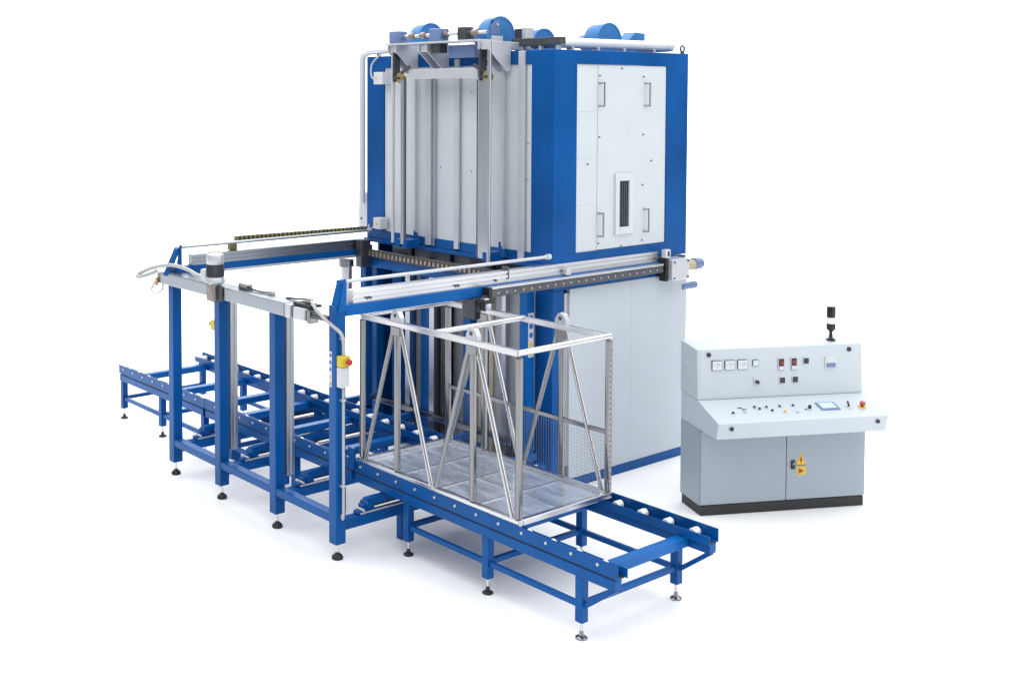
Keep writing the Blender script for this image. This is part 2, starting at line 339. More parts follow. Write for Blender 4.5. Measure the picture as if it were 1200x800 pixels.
B.box('flange', (-.64, -.46, 3.78, 4.09, 3.775, 3.79), 'blue_grey')

# ================================================================ door hoist in front of the oven
ho = thing('door_hoist', 'silver hoist frame with shaft, brackets and hanging guide rails on oven front', 'hoist', (-1.2, 2.1, 1.98)); H = Root(ho)
H.box('top_plate', (-1.90, -.62, 2.00, 2.16, 3.862, 3.880), 'alu_light')
H.box('cross_rail', (-1.62, -.68, 2.05, 2.12, 3.545, 3.635), 'alu_light', None, .004)
for x, zt in ((-1.86, 3.861), (-1.42, 3.861), (-.62, 3.861)):
    H.box('arm', (x, x+.10, 2.03, 2.46, 3.79, 3.858), 'alu_light', None, .004)
    for xp in (x-.014, x+.102):
        H.part('gusset', lambda bm: prism(bm, [(xp, 2.005, 3.86), (xp, 2.284, 3.86), (xp, 2.284, 3.60), (xp, 2.235, 3.60), (xp, 2.005, 3.80)], (.012, 0, 0)), 'alu_light', None, .002)
H.box('channel_box', (-1.28, -1.17, 2.04, 2.14, 3.775, 3.86), 'motor_dark', None, .004)
H.box('channel_box', (-1.14, -.80, 2.12, 2.24, 3.73, 3.845), 'blue_grey', None, .004)
for x, m, dx in ((-1.91, 'blue_grey', .14), (-1.33, 'blue_grey', .15), (-.95, 'motor_dark', .1)):
    H.box('bearing_block', (x, x+dx, 2.05, 2.17, 3.880, 4.0), m, None, .012)
H.rod('shaft', (-1.9, 2.11, 3.945), (-.62, 2.11, 3.945), .016, 'steel_bright')
for x in (-1.66, -1.50, -1.2, -.8): H.rod('coupling', (x, 2.11, 3.945), (x+.06, 2.11, 3.945), .032, 'steel_brown')
for x, s in ((-1.74, 1), (-.56, -1)):
    p = H.part('pulley', lambda bm: lathe(bm, (x, 2.06, 3.555), [(.05, -.02), (.05, -.012), (.036, -.008), (.036, .008), (.05, .012), (.05, .02)], 20, 'Y'), 'brass', None, 0, True)
    H.rod('pulley_shaft', (x, 1.99, 3.555), (x, 2.12, 3.555), .014, 'steel_dark', p)
    H.box('pulley_fork', (x-.075, x-.055, 2.02, 2.10, 3.52, 3.80), 'steel_dark', p)
    H.part('lever', lambda bm: bar(bm, (x+s*.03, 2.04, 3.60), (x+s*.16, 2.04, 3.66), .02, .03), 'steel_dark', p, .004)
H.rod('guide_tube', (-1.84, 2.05, 1.99), (-1.84, 2.05, 3.86), .017, 'alu_light')
H.rod('guide_tube', (-1.695, 2.05, 1.99), (-1.695, 2.05, 3.54), .024, 'alu')
H.rod('guide_tube', (-1.655, 2.05, 1.99), (-1.655, 2.05, 3.54), .008, 'steel_dark')
H.box('guide_rail', (-.665, -.545, 2.045, 2.07, 1.97, 3.53), 'alu', None, .004)
H.rod('guide_tube', (-.69, 2.06, 1.99), (-.69, 2.06, 3.53), .006, 'steel')
H.rod('guide_tube', (-.520, 2.04, 1.95), (-.520, 2.04, 3.86), .018, 'alu')
for x in (-1.80, -1.70, -.60): H.box('guide_shoe', (x, x+.07, 2.04, 2.20, 1.955, 2.03), 'blue', None, .004)

# ================================================================ gantry frame
ga = thing('gantry_frame', 'blue steel gantry with four front posts and rails reaching the oven', 'frame', (-1.2, 1.0, 0)); G = Root(ga)
PX = [-2.43, -1.633, -.795, -.002]; PY = .02; HP = .045
def level_foot(rt, x, y, ztop, parent, r=.042, black=True, big=True):
    f = rt.part('foot', lambda bm: lathe(bm, (x, y, 0), ([(r*.92, 0), (r, .006), (r, .018), (r*.8, .030), (.018, .04), (.014, .05)] if big else [(r*.92, 0), (r, .004), (r, .010), (r*.75, .017), (.016, .022), (.012, .05)]), 20), 'black' if black else 'steel', parent, 0, True)
    rt.rod('spindle', (x, y, .045), (x, y, ztop+.004), .010, 'steel_bright', parent, 10)
posts = []
for i, x in enumerate(PX):
    zt = {0: 1.715, 1: 1.715, 2: 1.715, 3: 1.874}[i]
    p = G.box('post', (x-HP, x+HP, PY-HP, PY+HP, .118, zt), 'blue', None, .006); posts.append(p)
    level_foot(G, x, PY, .118, p)
for a, b in zip(PX, PX[1:]):
    G.box('lower_beam', (a+HP, b-HP, PY-.04, PY+.04, .268, .330), 'blue', None, .005)
# side rails (left at x=-2.43, right at x=0)
for x, e in ((-2.43, 0), (-.002, 1)):
    if e: G.box('side_beam', (x-.04, x+.046, PY+HP+.001, 4.02, 1.79, 1.872), 'blue2', None, .005)
    else: G.box('side_beam', (x-.04, x+.046, PY-.02, 2.12, 1.79, 1.872), 'blue', None, .005)
    zb, yb = (1.876, PY-HP+.012) if e else (1.80, PY-HP-.06)
    G.part('end_bracket', lambda bm: [prism(bm, [(x+.047, PY-.03, zb-.05), (x+.047, PY+HP, zb-.05), (x+.047, PY+HP, 2.065), (x+.047, PY+.02, 2.065)], (.008, 0, 0)), prism(bm, [(x-.03, yb, zb), (x-.03, yb+.03, zb), (x-.03, PY+.040, 2.04), (x-.03, PY+.016, 2.04)], (.076, 0, 0))], 'blue2' if e else 'blue', None, .003)
    G.rod('hand_rod', (x+.04, PY+HP-.05, 2.045), (x+.04, 2.19, 2.045), .014, 'alu_light' if e else 'alu')
    G.rod('rod_end', (x+.04, 2.17, 2.045), (x+.04, 2.21, 2.045), .024, 'alu_light')
G.rod('rod_end', (.038, PY+HP-.07, 2.045), (.038, PY+HP-.03, 2.045), .020, 'blue')
# aluminium linear profiles on top of the rails
def slotted(bm, x0, x1, y0, y1, z0, z1):
    d = .010; h = (z1-z0)
    prism(bm, [(x0, y0, z0), (x1, y0, z0), (x1, y0, z0+h*.28), (x1-d, y0, z0+h*.30), (x1-d, y0, z0+h*.40), (x1, y0, z0+h*.42), (x1, y0, z0+h*.66), (x1-d, y0, z0+h*.68), (x1-d, y0, z0+h*.78), (x1, y0, z0+h*.80), (x1, y0, z1), (x0, y0, z1)], (0, y1-y0, 0))
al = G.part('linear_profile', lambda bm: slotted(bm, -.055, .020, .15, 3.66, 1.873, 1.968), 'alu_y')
for y in (.28, .31, 1.16, 1.19, 1.60): G.rod('bolt', (.018, y, 1.90), (.026, y, 1.90), .011, 'steel_dark', al, 10)
G.box('stop_plate', (-.05, .022, 1.735, 1.75, 1.90, 2.0), 'steel_dark', al)
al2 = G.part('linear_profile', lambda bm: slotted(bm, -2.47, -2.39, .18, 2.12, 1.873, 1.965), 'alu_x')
G.box('cover_strip', (-2.3835, -2.374, .3, 2.1, 1.790, 1.812), 'alu_light', None, .002)
# front rack of the right rail
rb = G.box('rack_bar', (.05, .10, 1.47, 3.64, 1.785, 1.85), 'steel_dark', None, .004)
G.box('rack_cover', (.048, .105, 1.47, 3.64, 1.851, 1.866), 'alu_y', rb, .003)
rv = G.part('rivet', lambda bm: cyl(bm, (.0985, 0, 0), (.104, 0, 0), .0075, 8), 'alu_light', rb)
rv.data.transform(Matrix.Translation((0, R.o.y*0 + G.o.y, 0)))
for k in range(22):
    l = Vector((0, 1.55 + k*.095 - G.o.y, 1.815))
    if k == 0: rv.location = l
    else: clone(rv, rb, l)
G.box('end_plate', (.052, .12, 1.43, 1.468, 1.70, 1.87), 'black', None, .004)
G.box('carriage', (-.06, .08, 1.30, 1.43, 1.62, 1.79), 'motor_dark', None, .01)
G.rod('carriage_shaft', (.06, 1.43, 1.50), (.06, 1.43, 1.72), .012, 'steel_bright')
G.box('rail_bracket', (.02, .07, 2.38, 2.44, 1.875, 1.93), 'alu_light', None, .004)
# vertical aluminium guides behind the two middle posts
for x in (PX[1], PX[2]):
    G.part('lift_profile', lambda bm: prism(bm, [(x-.02, .080, .41), (x+.05, .080, .41), (x+.05, .105, .41), (x+.042, .108, .41), (x+.042, .118, .41), (x+.05, .121, .41), (x+.05, .150, .41), (x-.02, .150, .41)], (0, 0, 1.30)), 'alu', None, .002)
sign_strip(posts[3], (.0435, -.018, 1.26), 0, .33, .03, G) if False else None
s = G.box('sign_strip', (-.040, -.006, PY-HP-.0017, PY-HP, 1.275, 1.535), 'white_plastic', posts[3], 0)
for k in range(5):
    zc = 1.30 + k*.052; xc = -.023; yf = PY-HP-.0019
    if k == 1: G.part('sign_mark', lambda bm: prism(bm, [(xc-.013, yf, zc-.012), (xc+.013, yf, zc-.012), (xc, yf, zc+.014)], (0, -.001, 0)), 'orange_yellow', s)
    elif k == 0: G.box('sign_mark', (xc-.012, xc+.012, yf-.001, yf, zc-.014, zc+.012), 'beige', s, 0)
    else: G.part('sign_mark', lambda bm: cyl(bm, (xc, yf, zc), (xc, yf-.001, zc), .014, 14), 'sign_blue', s)
# rear lifting cylinder and dark rear post
G.box('rear_post', (-2.47, -2.38, 2.14, 2.23, 0.0, 1.90), 'blue', None, .005)
G.rod('lift_cylinder', (-2.33, 1.86, 1.30), (-2.33, 1.86, 1.72), .058, 'steel_bright')
G.rod('lift_cylinder_cap', (-2.33, 1.86, 1.72), (-2.33, 1.86, 1.785), .075, 'steel')
G.box('rear_clamp', (-2.36, -2.27, 2.0, 2.12, 1.70, 1.97), 'steel_dark', None, .006)

# ================================================================ silver cross axis with motor
ax = thing('cross_axis', 'silver box beam lying on the blue posts with connectors at both ends', 'beam', (-1.5, .02, 1.715)); A = Root(ax)
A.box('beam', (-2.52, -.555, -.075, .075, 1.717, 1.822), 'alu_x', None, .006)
A.box('end_plate', (-.553, -.48, -.07, .07, 1.712, 1.815), 'alu_light', None, .004)
A.box('bearing_block', (-.45, -.30, -.065, .045, 1.715, 1.805), 'alu_light', None, .008)
A.box('coupling_block', (-.478, -.452, -.05, .05, 1.72, 1.80), 'steel_dark', None, .004)
A.box('coupling_block', (-.298, -.255, -.05, .04, 1.70, 1.80), 'steel', None, .008)
A.rod('drive_shaft', (-.26, -.01, 1.765), (-.05, -.01, 1.765), .026, 'steel_dark')
A.box('end_cover', (-.50, -.27, -.03, .08, 1.812, 1.832), 'black', None, .005)
A.box('connector', (-2.61, -2.525, -.06, .05, 1.71, 1.80), 'steel_brown', None, .012)
A.box('connector', (-2.66, -2.61, -.04, .03, 1.73, 1.81), 'alu_light', None, .01)
A.rod('gland', (-2.60, -.07, 1.69), (-2.60, -.07, 1.76), .016, 'brass')
A.part('cable_loop', lambda bm: hose(bm, [(-1.62, -.03, 1.86), (-1.85, -.06, 1.865), (-2.1, -.04, 1.89), (-2.35, -.06, 1.90), (-2.58, -.12, 1.855), (-2.68, -.20, 1.80), (-2.66, -.22, 1.775), (-2.60, -.14, 1.80), (-2.54, -.10, 1.83)], .017, 10), 'hose', None, 0, True)
A.part('cable_loop', lambda bm: hose(bm, [(-2.62, -.06, 1.74), (-2.64, -.10, 1.66), (-2.58, -.10, 1.62), (-2.52, -.06, 1.66), (-2.54, -.04, 1.715)], .009, 8), 'white_plastic', None, 0, True)
A.box('slide_sensor', (-1.33, -1.20, .0, .06, 1.823, 1.865), 'steel', None, .005)
A.part('sensor_cable', lambda bm: hose(bm, [(-1.2, .03, 1.84), (-1.10, .02, 1.835), (-1.0, .03, 1.832), (-.92, .05, 1.835)], .008, 8), 'steel_dark', None, 0, True)
A.box('sensor_plug', (-.94, -.88, .03, .07, 1.824, 1.852), 'alu_light', None, .004)
A.part('sensor_cable', lambda bm: hose(bm, [(-.70, .05, 1.828), (-.55, .05, 1.838), (-.45, .05, 1.85), (-.36, .03, 1.86)], .008, 8), 'steel_dark', None, 0, True)
A.box('sensor_plug', (-.40, -.34, .01, .05, 1.834, 1.87), 'steel', None, .004)

gm = thing('gear_motor', 'upright finned gear motor clamped on the silver cross beam', 'motor', (-1.60, -.03, 1.70)); M = Root(gm)
mx, my = -1.575, -.07
fin = M.part('stator', lambda bm: lathe(bm, (mx, my, 0), [(.066, 1.895), (.066, 2.00)], 28), 'motor_dark', None, 0, True)
for k in range(18):
    a = 2*math.pi*k/18
    M.part('cooling_fin', lambda bm: bar(bm, (mx+.07*math.cos(a), my+.07*math.sin(a), 1.898), (mx+.07*math.cos(a), my+.07*math.sin(a), 1.997), .010, .010), 'motor_dark', fin)
M.part('fan_cover', lambda bm: lathe(bm, (mx, my, 0), [(.069, 2.0), (.073, 2.006), (.073, 2.070), (.066, 2.084), (.03, 2.088)], 28), 'alu_light', None, 0, True)
M.part('flange', lambda bm: lathe(bm, (mx, my, 0), [(.055, 1.83), (.082, 1.85), (.082, 1.868), (.070, 1.894)], 28), 'alu_light', None, 0, True)
M.box('gearbox', (mx-.065, mx+.06, my-.055, -.077, 1.69, 1.845), 'steel_brown', None, .018)
M.box('clamp_plate', (mx+.062, mx+.135, my-.02, -.078, 1.705, 1.83), 'motor_dark', None, .006)
M.box('terminal_box', (mx-.165, mx-.075, my-.05, my+.05, 1.855, 1.945), 'alu_light', None, .012)
M.rod('gland', (mx-.12, my, 1.83), (mx-.12, my, 1.857), .02, 'steel_dark')
M.part('fan_hood', lambda bm: lathe(bm, (mx-.115, my+.06, 0), [(.05, 1.95), (.054, 1.955), (.054, 2.07), (.046, 2.085)], 24), 'steel_brown', None, 0, True)

# drive head at the far end of the right rail
dh = thing('drive_head', 'grey square gearbox with small motor at the far right rail end', 'gearbox', (.1, 3.8, 1.70)); D = Root(dh)
D.box('back_plate', (.03, .11, 3.665, 3.70, 1.70, 1.91), 'black', None, .006)
b_ = D.box('housing', (.0, .155, 3.70, 3.95, 1.705, 1.90), 'alu_light', None, .012)
for y, z in ((3.725, 1.73), (3.925, 1.73), (3.725, 1.875), (3.925, 1.875)): D.rod('bolt', (.153, y, z), (.162, y, z), .010, 'steel_dark', b_, 10)
D.box('sensor_block', (.06, .11, 3.66, 3.73, 1.915, 1.99), 'white_plastic', None, .005)
D.box('sensor_slot', (.1105, .113, 3.685, 3.71, 1.93, 1.975), 'black', None, 0)
D.rod('neck', (.08, 3.95, 1.815), (.08, 4.10, 1.815), .048, 'beige')
D.rod('motor', (.08, 4.10, 1.82), (.08, 4.19, 1.82), .055, 'blue_grey')
D.rod('motor_cap', (.08, 4.19, 1.82), (.08, 4.215, 1.82), .045, 'steel_dark')
D.rod('stub', (-.02, 4.05, 1.60), (-.02, 4.27, 1.60), .035, 'blue_grey')
D.rod('knob', (.05, 3.97, 1.72), (.05, 4.0, 1.72), .014, 'steel_dark'); D.rod('knob', (.05, 3.97, 1.90), (.05, 4.01, 1.90), .016, 'steel_dark')

# energy chain along the left rail
ec = thing('cable_chain', 'olive and black cable chain lying along the left rail', 'cable chain', (-2.45, 1.5, 2.0)); E_ = Root(ec)
lk = E_.part('link', lambda bm: bx(bm, -2.51, -2.46, -.014, .014, 2.034, 2.088), 'chain_olive', None, .003)
lk2 = E_.part('link_gap', lambda bm: bx(bm, -2.506, -2.464, -.012, .012, 2.037, 2.084), 'black', None)
for o in (lk, lk2): o.data.transform(Matrix.Translation((0, E_.o.y, 0)))
for k in range(32):
    for o, d in ((lk, 0), (lk2, .025)):
        l = Vector((0, .70 + k*.048 + d - E_.o.y, -.012*k/32))
        if k == 0: o.location = l
        else: clone(o, ec, l)
E_.box('chain_holder', (-2.50, -2.455, .61, .69, 1.966, 2.045), 'chain_olive', None, .005)
E_.box('tray', (-2.515, -2.445, .66, 2.26, 2.022, 2.030), 'steel', None, .001)

# emergency stops
es = thing('emergency_stop', 'yellow emergency stop with red button on the second post from left', 'emergency stop', (-1.69, PY, 1.45)); S = Root(es)
x = PX[1]-HP
S.box('housing', (x-.075, x-.001, -.02, .055, 1.42, 1.50), 'yellow', None, .008)
S.rod('button_neck', (x-.075, .017, 1.46), (x-.092, .017, 1.46), .014, 'yellow'); S.rod('button', (x-.092, .017, 1.46), (x-.118, .017, 1.46), .022, 'red')
es = thing('emergency_stop', 'grey box with yellow top and red stop button on the nearest tall post', 'emergency stop', (.07, PY, 1.28)); S = Root(es)
x = PX[3]+HP+.001
S.box('lower_box', (x, x+.055, -.022, .062, 1.285, 1.432), 'white_plastic', None, .007)
S.box('upper_box', (x, x+.060, -.022, .062, 1.435, 1.515), 'yellow', None, .007)
S.rod('button_neck', (x+.06, .03, 1.475), (x+.075, .03, 1.475), .014, 'yellow'); S.rod('button', (x+.075, .03, 1.475), (x+.098, .03, 1.475), .022, 'red')
S.part('conduit', lambda bm: hose(bm, [(x+.03, .02, 1.513), (x+.03, .02, 1.60), (x+.02, .0, 1.68), (x-.06, -.06, 1.76), (x-.18, -.07, 1.83), (x-.30, -.03, 1.87)], .013, 10), 'hose', None, 0, True)
S.part('conduit', lambda bm: hose(bm, [(x+.028, .02, 1.287), (x+.028, .02, .9), (x+.028, .02, .36), (x+.005, .02, .335)], .0105, 10), 'hose', None, 0, True)
for z in (1.63, 1.18, .55): S.box('conduit_clip', (x, x+.042, .004, .036, z, z+.014), 'alu_light', None, .003)

# ================================================================ roller conveyors
NY, FY = .445, 1.455
bolt_me = None
def conveyor(name, label, x0, x1, legs, end, cross):
    """end = +1 / -1: which end overhangs with a brace"""
    e = thing(name, label, 'conveyor', ((x0+x1)/2, .95, 0), 0, 'blue roller conveyor sections'); K = Root(e)
    for y, s in ((NY, 1), (FY, -1)):
        rail = K.part('side_rail', lambda bm: [bx(bm, x0, x1, *sorted((y, y+s*.008)), .478, .565), bx(bm, x0, x1, *sorted((y+s*.0085, y+s*.030)), .478, .486)], 'blue', None, .0015)
        K.part('inner_rail', lambda bm: bx(bm, x0, x1, *sorted((y+s*.090, y+s*.098)), .470, .528), 'blue', None, .0015)
        K.part('rail_slot', lambda bm: bx(bm, x0+.02, x1-.02, *sorted((y+s*.006, y+s*.088)), .4665, .4775), 'black')
        lo0, lo1 = (x0 + (.0 if end < 0 else .0), x1 - .02)
        K.part('support_beam', lambda bm: bx(bm, lo0 + .02, lo1, *sorted((y-s*.002, y+s*.066)), .400, .466), 'blue', None, .004)
        n = int((x1-x0)/.2155); xr = [x1 - .15 - k*.2155 for k in range(n+1) if x1 - .15 - k*.2155 > x0 + .03]
        ro = K.part('roller', lambda bm: lathe(bm, (0, y+s*.048, .511), [(.026, -.030), (.030, -.026), (.030, .026), (.026, .030)], 16, 'Y'), 'nylon', None, 0, True)
        ro.data.transform(Matrix.Translation((K.o.x, 0, 0)))
        bo = K.part('bolt', lambda bm: cyl(bm, (0, y-s*.010, .530), (0, y+s*.004, .530), .010, 8), 'alu_light', rail)
        bo.data.transform(Matrix.Translation((K.o.x, 0, 0)))
        for k, xx in enumerate(xr):
            l = Vector((xx - K.o.x, 0, 0))
            if k == 0: ro.location = l; bo.location = l
            else: clone(ro, e, l); clone(bo, rail, l)
        yc = y + s*.032
        for xl in legs:
            lg = K.box('leg', (xl-.03, xl+.03, yc-.03, yc+.03, .108, .3995), 'blue', None, .005)
            level_foot(K, xl, yc, .108, lg, .038, black=(xl < 1.5), big=False)
        for a, b in zip(legs, legs[1:]): K.box('stretcher', (a+.03, b-.03, yc-.015, yc+.015, .195, .232), 'blue', None, .003)
        xe, xl = (x1-.03, legs[-1]+.03) if end > 0 else (x0+.03, legs[0]-.03)
        if end: K.part('brace', lambda bm: bar(bm, (xe, yc, .405), (xl, yc, .215), .03, .03), 'blue', None, .003)
    for xl in legs: K.box('cross_tube', (xl-.018, xl+.018, NY+.062, FY-.062, .200, .236), 'blue', None, .003)
    for xc in cross: K.box('cross_member', (xc-.04, xc+.04, NY+.068, FY-.068, .405, .468), 'blue2', None, .004)
    return K
conveyor('roller_conveyor', 'blue roller conveyor under the basket, open end towards lower right', -.36, 2.253, [.265, 1.105, 1.945], 1, [2.03, 1.15, .3])
conveyor('roller_conveyor', 'blue roller conveyor at the left, its far end free of posts', -4.43, -2.66, [-4.375, -3.535, -2.70], -1, [-4.25, -3.45, -2.8])
conveyor('roller_conveyor', 'blue middle roller conveyor section behind the gantry posts', -2.655, -.365, [-2.2, -1.2], 0, [-2.3, -1.65, -.9])
# hold-down stop beside the basket
tag(obj('stop_bracket', lambda bm: [bx(bm, -.40, -.33, .42, .444, .50, .66), prism(bm, [(-.42, .425, .66), (-.39, .425, .66), (-.33, .425, .56), (-.36, .425, .56)], (0, .02, 0))], 'blue', None, .003), 'short blue upright stop at left end of basket rail', 'stop')

# chain transfers crossing beneath the conveyors
for i, (x, nm) in enumerate(((-2.42, 'leftmost, between first and second post'), (-1.62, 'second from left, between second and third post'), (-.80, 'third from left, between third and tall post'), (-.02, 'rightmost, right of the tall post below the basket'))):
    e = thing('chain_transfer', 'dark blue cross chain transfer, ' + nm, 'conveyor', (x, .9, .2), 0, 'chain transfers below the conveyors'); T = Root(e)
    T.box('lower_rail', (x-.04, x+.04, .062, 2.2, .205, .282), 'blue', None, .004)
    T.box('upper_rail', (x-.03, x+.03, .32, 2.1, .335, .390), 'blue', None, .004)
    T.box('chain', (x-.045, x-.034, .24, 2.1, .295, .318), 'chain', None, .002)
    T.box('cover_strip', (x+.031, x+.042, .22, 2.1, .288, .300), 'alu_light', None, .002)
    T.part('head', lambda bm: prism(bm, [(x-.028, .20, .286), (x-.028, .20, .312), (x-.028, .245, .312), (x-.028, .245, .350), (x-.028, .29, .350), (x-.028, .29, .388), (x-.028, .36, .388), (x-.028, .36, .286)], (.056, 0, 0)), 'blue', None, .002)
    T.rod('sprocket', (x-.045, .30, .345), (x+.045, .30, .345), .026, 'blue'); T.rod('pin', (x-.052, .24, .318), (x+.055, .24, .318), .010, 'alu_light')
    for y in (.62, 1.5): T.box('support', (x-.03, x+.03, y, y+.06, 0.0, .214), 'blue', None, .003)

# ================================================================ basket
bk = thing('glass_basket', 'stainless steel tube basket with A-frames standing on the roller conveyor', 'basket', (.55, .92, .555)); K = Root(bk)
X0, X1, Y0, Y1, Z0, Z9 = -.285, 1.395, .475, 1.365, .552, 1.70
t = .042
for x in (X0, X1):
    for y in (Y0, Y1):
        K.box('corner_post', (x-t/2, x+t/2, y-t/2, y+t/2, Z0+t+.001, Z9-t/2-.001), 'steel', None, .012)
for y in (Y0, Y1):
    K.box('top_rail', (X0+.004, X1-.004, y-t/2, y+t/2, Z9-t/2, Z9+t/2), 'steel_bright', None, .005)
    K.box('bottom_rail', (X0-t/2, X1+t/2, y-t/2, y+t/2, Z0, Z0+t), 'steel_bright', None, .004)
for x in (X0, (X0+X1)/2, X1):
    K.rod('top_tube', (x, Y0-.012 if x != .555 else Y0, Z9+.004), (x, Y1+.012, Z9+.004), .0215, 'steel_bright')
for x in (X0, X1): K.box('bottom_tube', (x-t/2, x+t/2, Y0+t/2, Y1-t/2, Z0+.001, Z0+t-.001), 'steel_bright', None, .004)
K.box('mid_rail', (X0+t/2, X1-t/2, Y1-.012, Y1+.012, 1.005, 1.035), 'steel', None, .003)
for y in (Y0, Y1):
    for xc in (.135, .955):
        K.box('centre_post', (xc-t/2, xc+t/2, y-t/2, y+t/2, Z0+t, Z9-t/2), 'steel', None, .012)
        for s in (-1, 1): K.rod('diagonal', (xc+s*.035, y, Z9-.02), (xc+s*.385, y, Z0+t-.004), .017, 'steel_bright' if s > 0 else 'steel')
        lug = K.part('lifting_lug', lambda bm: prism(bm, [(xc-.055, y-.024, Z9+.018), (xc-.055, y-.024, Z9+.055), (xc-.03, y-.024, Z9+.098), (xc, y-.024, Z9+.108), (xc+.03, y-.024, Z9+.098), (xc+.055, y-.024, Z9+.055), (xc+.055, y-.024, Z9+.018)], (0, .048, 0)), 'alu', None, .006)
        K.part('lug_eye', lambda bm: cyl(bm, (xc, y-.026, Z9+.066), (xc, y+.026, Z9+.066), .016, 14), 'steel_dark', lug)
        K.box('lug_plate', (xc-.05, xc+.05, y-.026, y-.018, Z9-.085, Z9-.018), 'steel', lug, .003)
# floor sheets
n = 4; L = (X1-X0-t)/n
for k in range(n):
    for j in range(2):
        ya = Y0+t/2 + j*(Y1-Y0-t)/2; yb = ya + (Y1-Y0-t)/2
        K.part('floor_sheet', lambda bm: [bx(bm, X0+t/2+k*L+.002, X0+t/2+(k+1)*L-.002, ya+.002, yb-.002, Z0+.012, Z0+.015)], 'galv', None, 0)
for k in range(1, n): K.box('floor_rib', (X0+t/2+k*L-.008, X0+t/2+k*L+.008, Y0+t/2, Y1-t/2, Z0+.0155, Z0+.021), 'steel_bright', None, .001)
K.box('floor_rib', (X0+t/2, X1-t/2, (Y0+Y1)/2-.006, (Y0+Y1)/2+.006, Z0+.022, Z0+.026), 'steel_bright', None, .001)
def mesh_wires(bm):
    k = 0; x = X0 + t/2 + .02
    while x < X1 - t/2: bar(bm, (x, Y1-.004, Z0+t), (x, Y1-.004, 1.005), .0011, .0011); x += .025
    z = Z0 + t + .03
    while z < 1.0: bar(bm, (X0+t/2, Y1-.001, z), (X1-t/2, Y1-.001, z), .0011, .0011); z += .025
    y = Y0 + .03
K.part('wire_mesh', mesh_wires, 'steel')
def post_holes(bm):
    for k in range(26): cyl(bm, (X1+t/2, Y1-.004, .66+k*.038), (X1+t/2+.001, Y1-.004, .66+k*.038), .0065, 8)
K.part('perforation', post_holes, 'steel_dark')
hb = tag(obj('lift_hook', lambda bm: [bx(bm, .08, .19, Y1-.05, Y1+.05, 1.76, 1.79), bx(bm, .10, .17, Y1-.03, Y1+.03, 1.70, 1.76), bx(bm, .12, .15, Y1-.02, Y1+.02, 1.79, 1.82)], 'black', None, .006), 'black hook block holding the far basket lug beneath the rail', 'hook')

# ================================================================ control console
cs = thing('control_console', 'light grey control desk with slanted panel and black plinth right of the oven', 'console', (1.097, 2.847, 0), math.atan2(.886, .463))
W = 1.465
def cp(name, fill, m, parent=None, bev=.003, smooth=False): return obj(name, fill, m, parent or cs, bev, smooth)
# local axes: x along the front, y backwards, z up
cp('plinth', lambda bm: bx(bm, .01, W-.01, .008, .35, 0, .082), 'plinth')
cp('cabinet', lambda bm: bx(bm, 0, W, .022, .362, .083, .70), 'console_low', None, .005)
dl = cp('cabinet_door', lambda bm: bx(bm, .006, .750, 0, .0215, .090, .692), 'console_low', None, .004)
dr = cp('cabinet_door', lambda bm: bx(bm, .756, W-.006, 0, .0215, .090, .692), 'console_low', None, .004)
hd = cp('door_lock', lambda bm: bx(bm, .792, .828, -.014, -.001, .345, .418), 'black_gloss', dr, .005)
cp('key_hole', lambda bm: cyl(bm, (.81, -.014, .39), (.81, -.018, .39), .010, 12), 'steel', hd)
sg = cp('warning_sign', lambda bm: prism(bm, [(.838, -.002, .368), (.926, -.002, .368), (.882, -.002, .478)], (0, .0015, 0)), 'orange_yellow', dr, 0)
cp('sign_bolt', lambda bm: prism(bm, [(.884, -.0035, .450), (.871, -.0035, .412), (.881, -.0035, .412), (.876, -.0035, .382), (.894, -.0035, .420), (.884, -.0035, .420), (.890, -.0035, .450)], (0, .001, 0)), 'black', sg, 0)
cp('sign_border', lambda bm: [bx(bm, .842, .922, -.0035, -.0025, .371, .376)], 'black', sg, 0)
s2 = cp('warning_plate', lambda bm: bx(bm, .848, .926, -.002, -.0005, .292, .358), 'yellow', dr, 0)
cp('warning_arrow', lambda bm: prism(bm, [(.862, -.0035, .300), (.862, -.0035, .350), (.914, -.0035, .325)], (0, .001, 0)), 'red', s2, 0)
desk = cp('desk', lambda bm: prism(bm, [(0, .0, .702), (0, -.262, .702), (0, -.294, .835), (0, .056, .930), (0, .36, .930), (0, .36, .702)], (W, 0, 0)), 'console_grey', None, .005)
up = cp('upper_cabinet', lambda bm: prism(bm, [(0, .060, .9315), (0, .084, 1.337), (0, .377, 1.362), (0, .377, .9315)], (W, 0, 0)), 'console_grey', None, .005)
cp('front_plate', lambda bm: prism(bm, [(.02, .0585, .945), (.02, .0805, 1.325), (.02, .0855, 1.325), (.02, .0635, .945)], (W-.04, 0, 0)), 'console_grey', up, .002)
def upy(z): return .0585 + (z-.945)/.38*.022
def deskz(y): return .835 + (y+.294)*.095/.35
# side vents
for zz in (1.09, .955):
    vt = cp('side_vent', lambda bm: bx(bm, -.004, .001, .165, .285, zz, zz+.115), 'white_plastic', up, .002)
    for k in range(6): cp('vent_slat', lambda bm: bx(bm, -.007, -.0042, .172, .278, zz+.010+k*.017, zz+.018+k*.017), 'lens_grey', vt, 0)
# locks
for x in (.098, 1.345):
    cp('panel_lock', lambda bm: cyl(bm, (x, upy(1.295)+.002, 1.295), (x, upy(1.295)-.010, 1.295), .018, 16), 'black_gloss', up, 0, True)
for x in (.115, 1.374):
    y = -.284
    cp('desk_lock', lambda bm: cyl(bm, (x, y+.004, .79), (x, y-.012, .79), .016, 16), 'black_gloss', desk, 0, True)
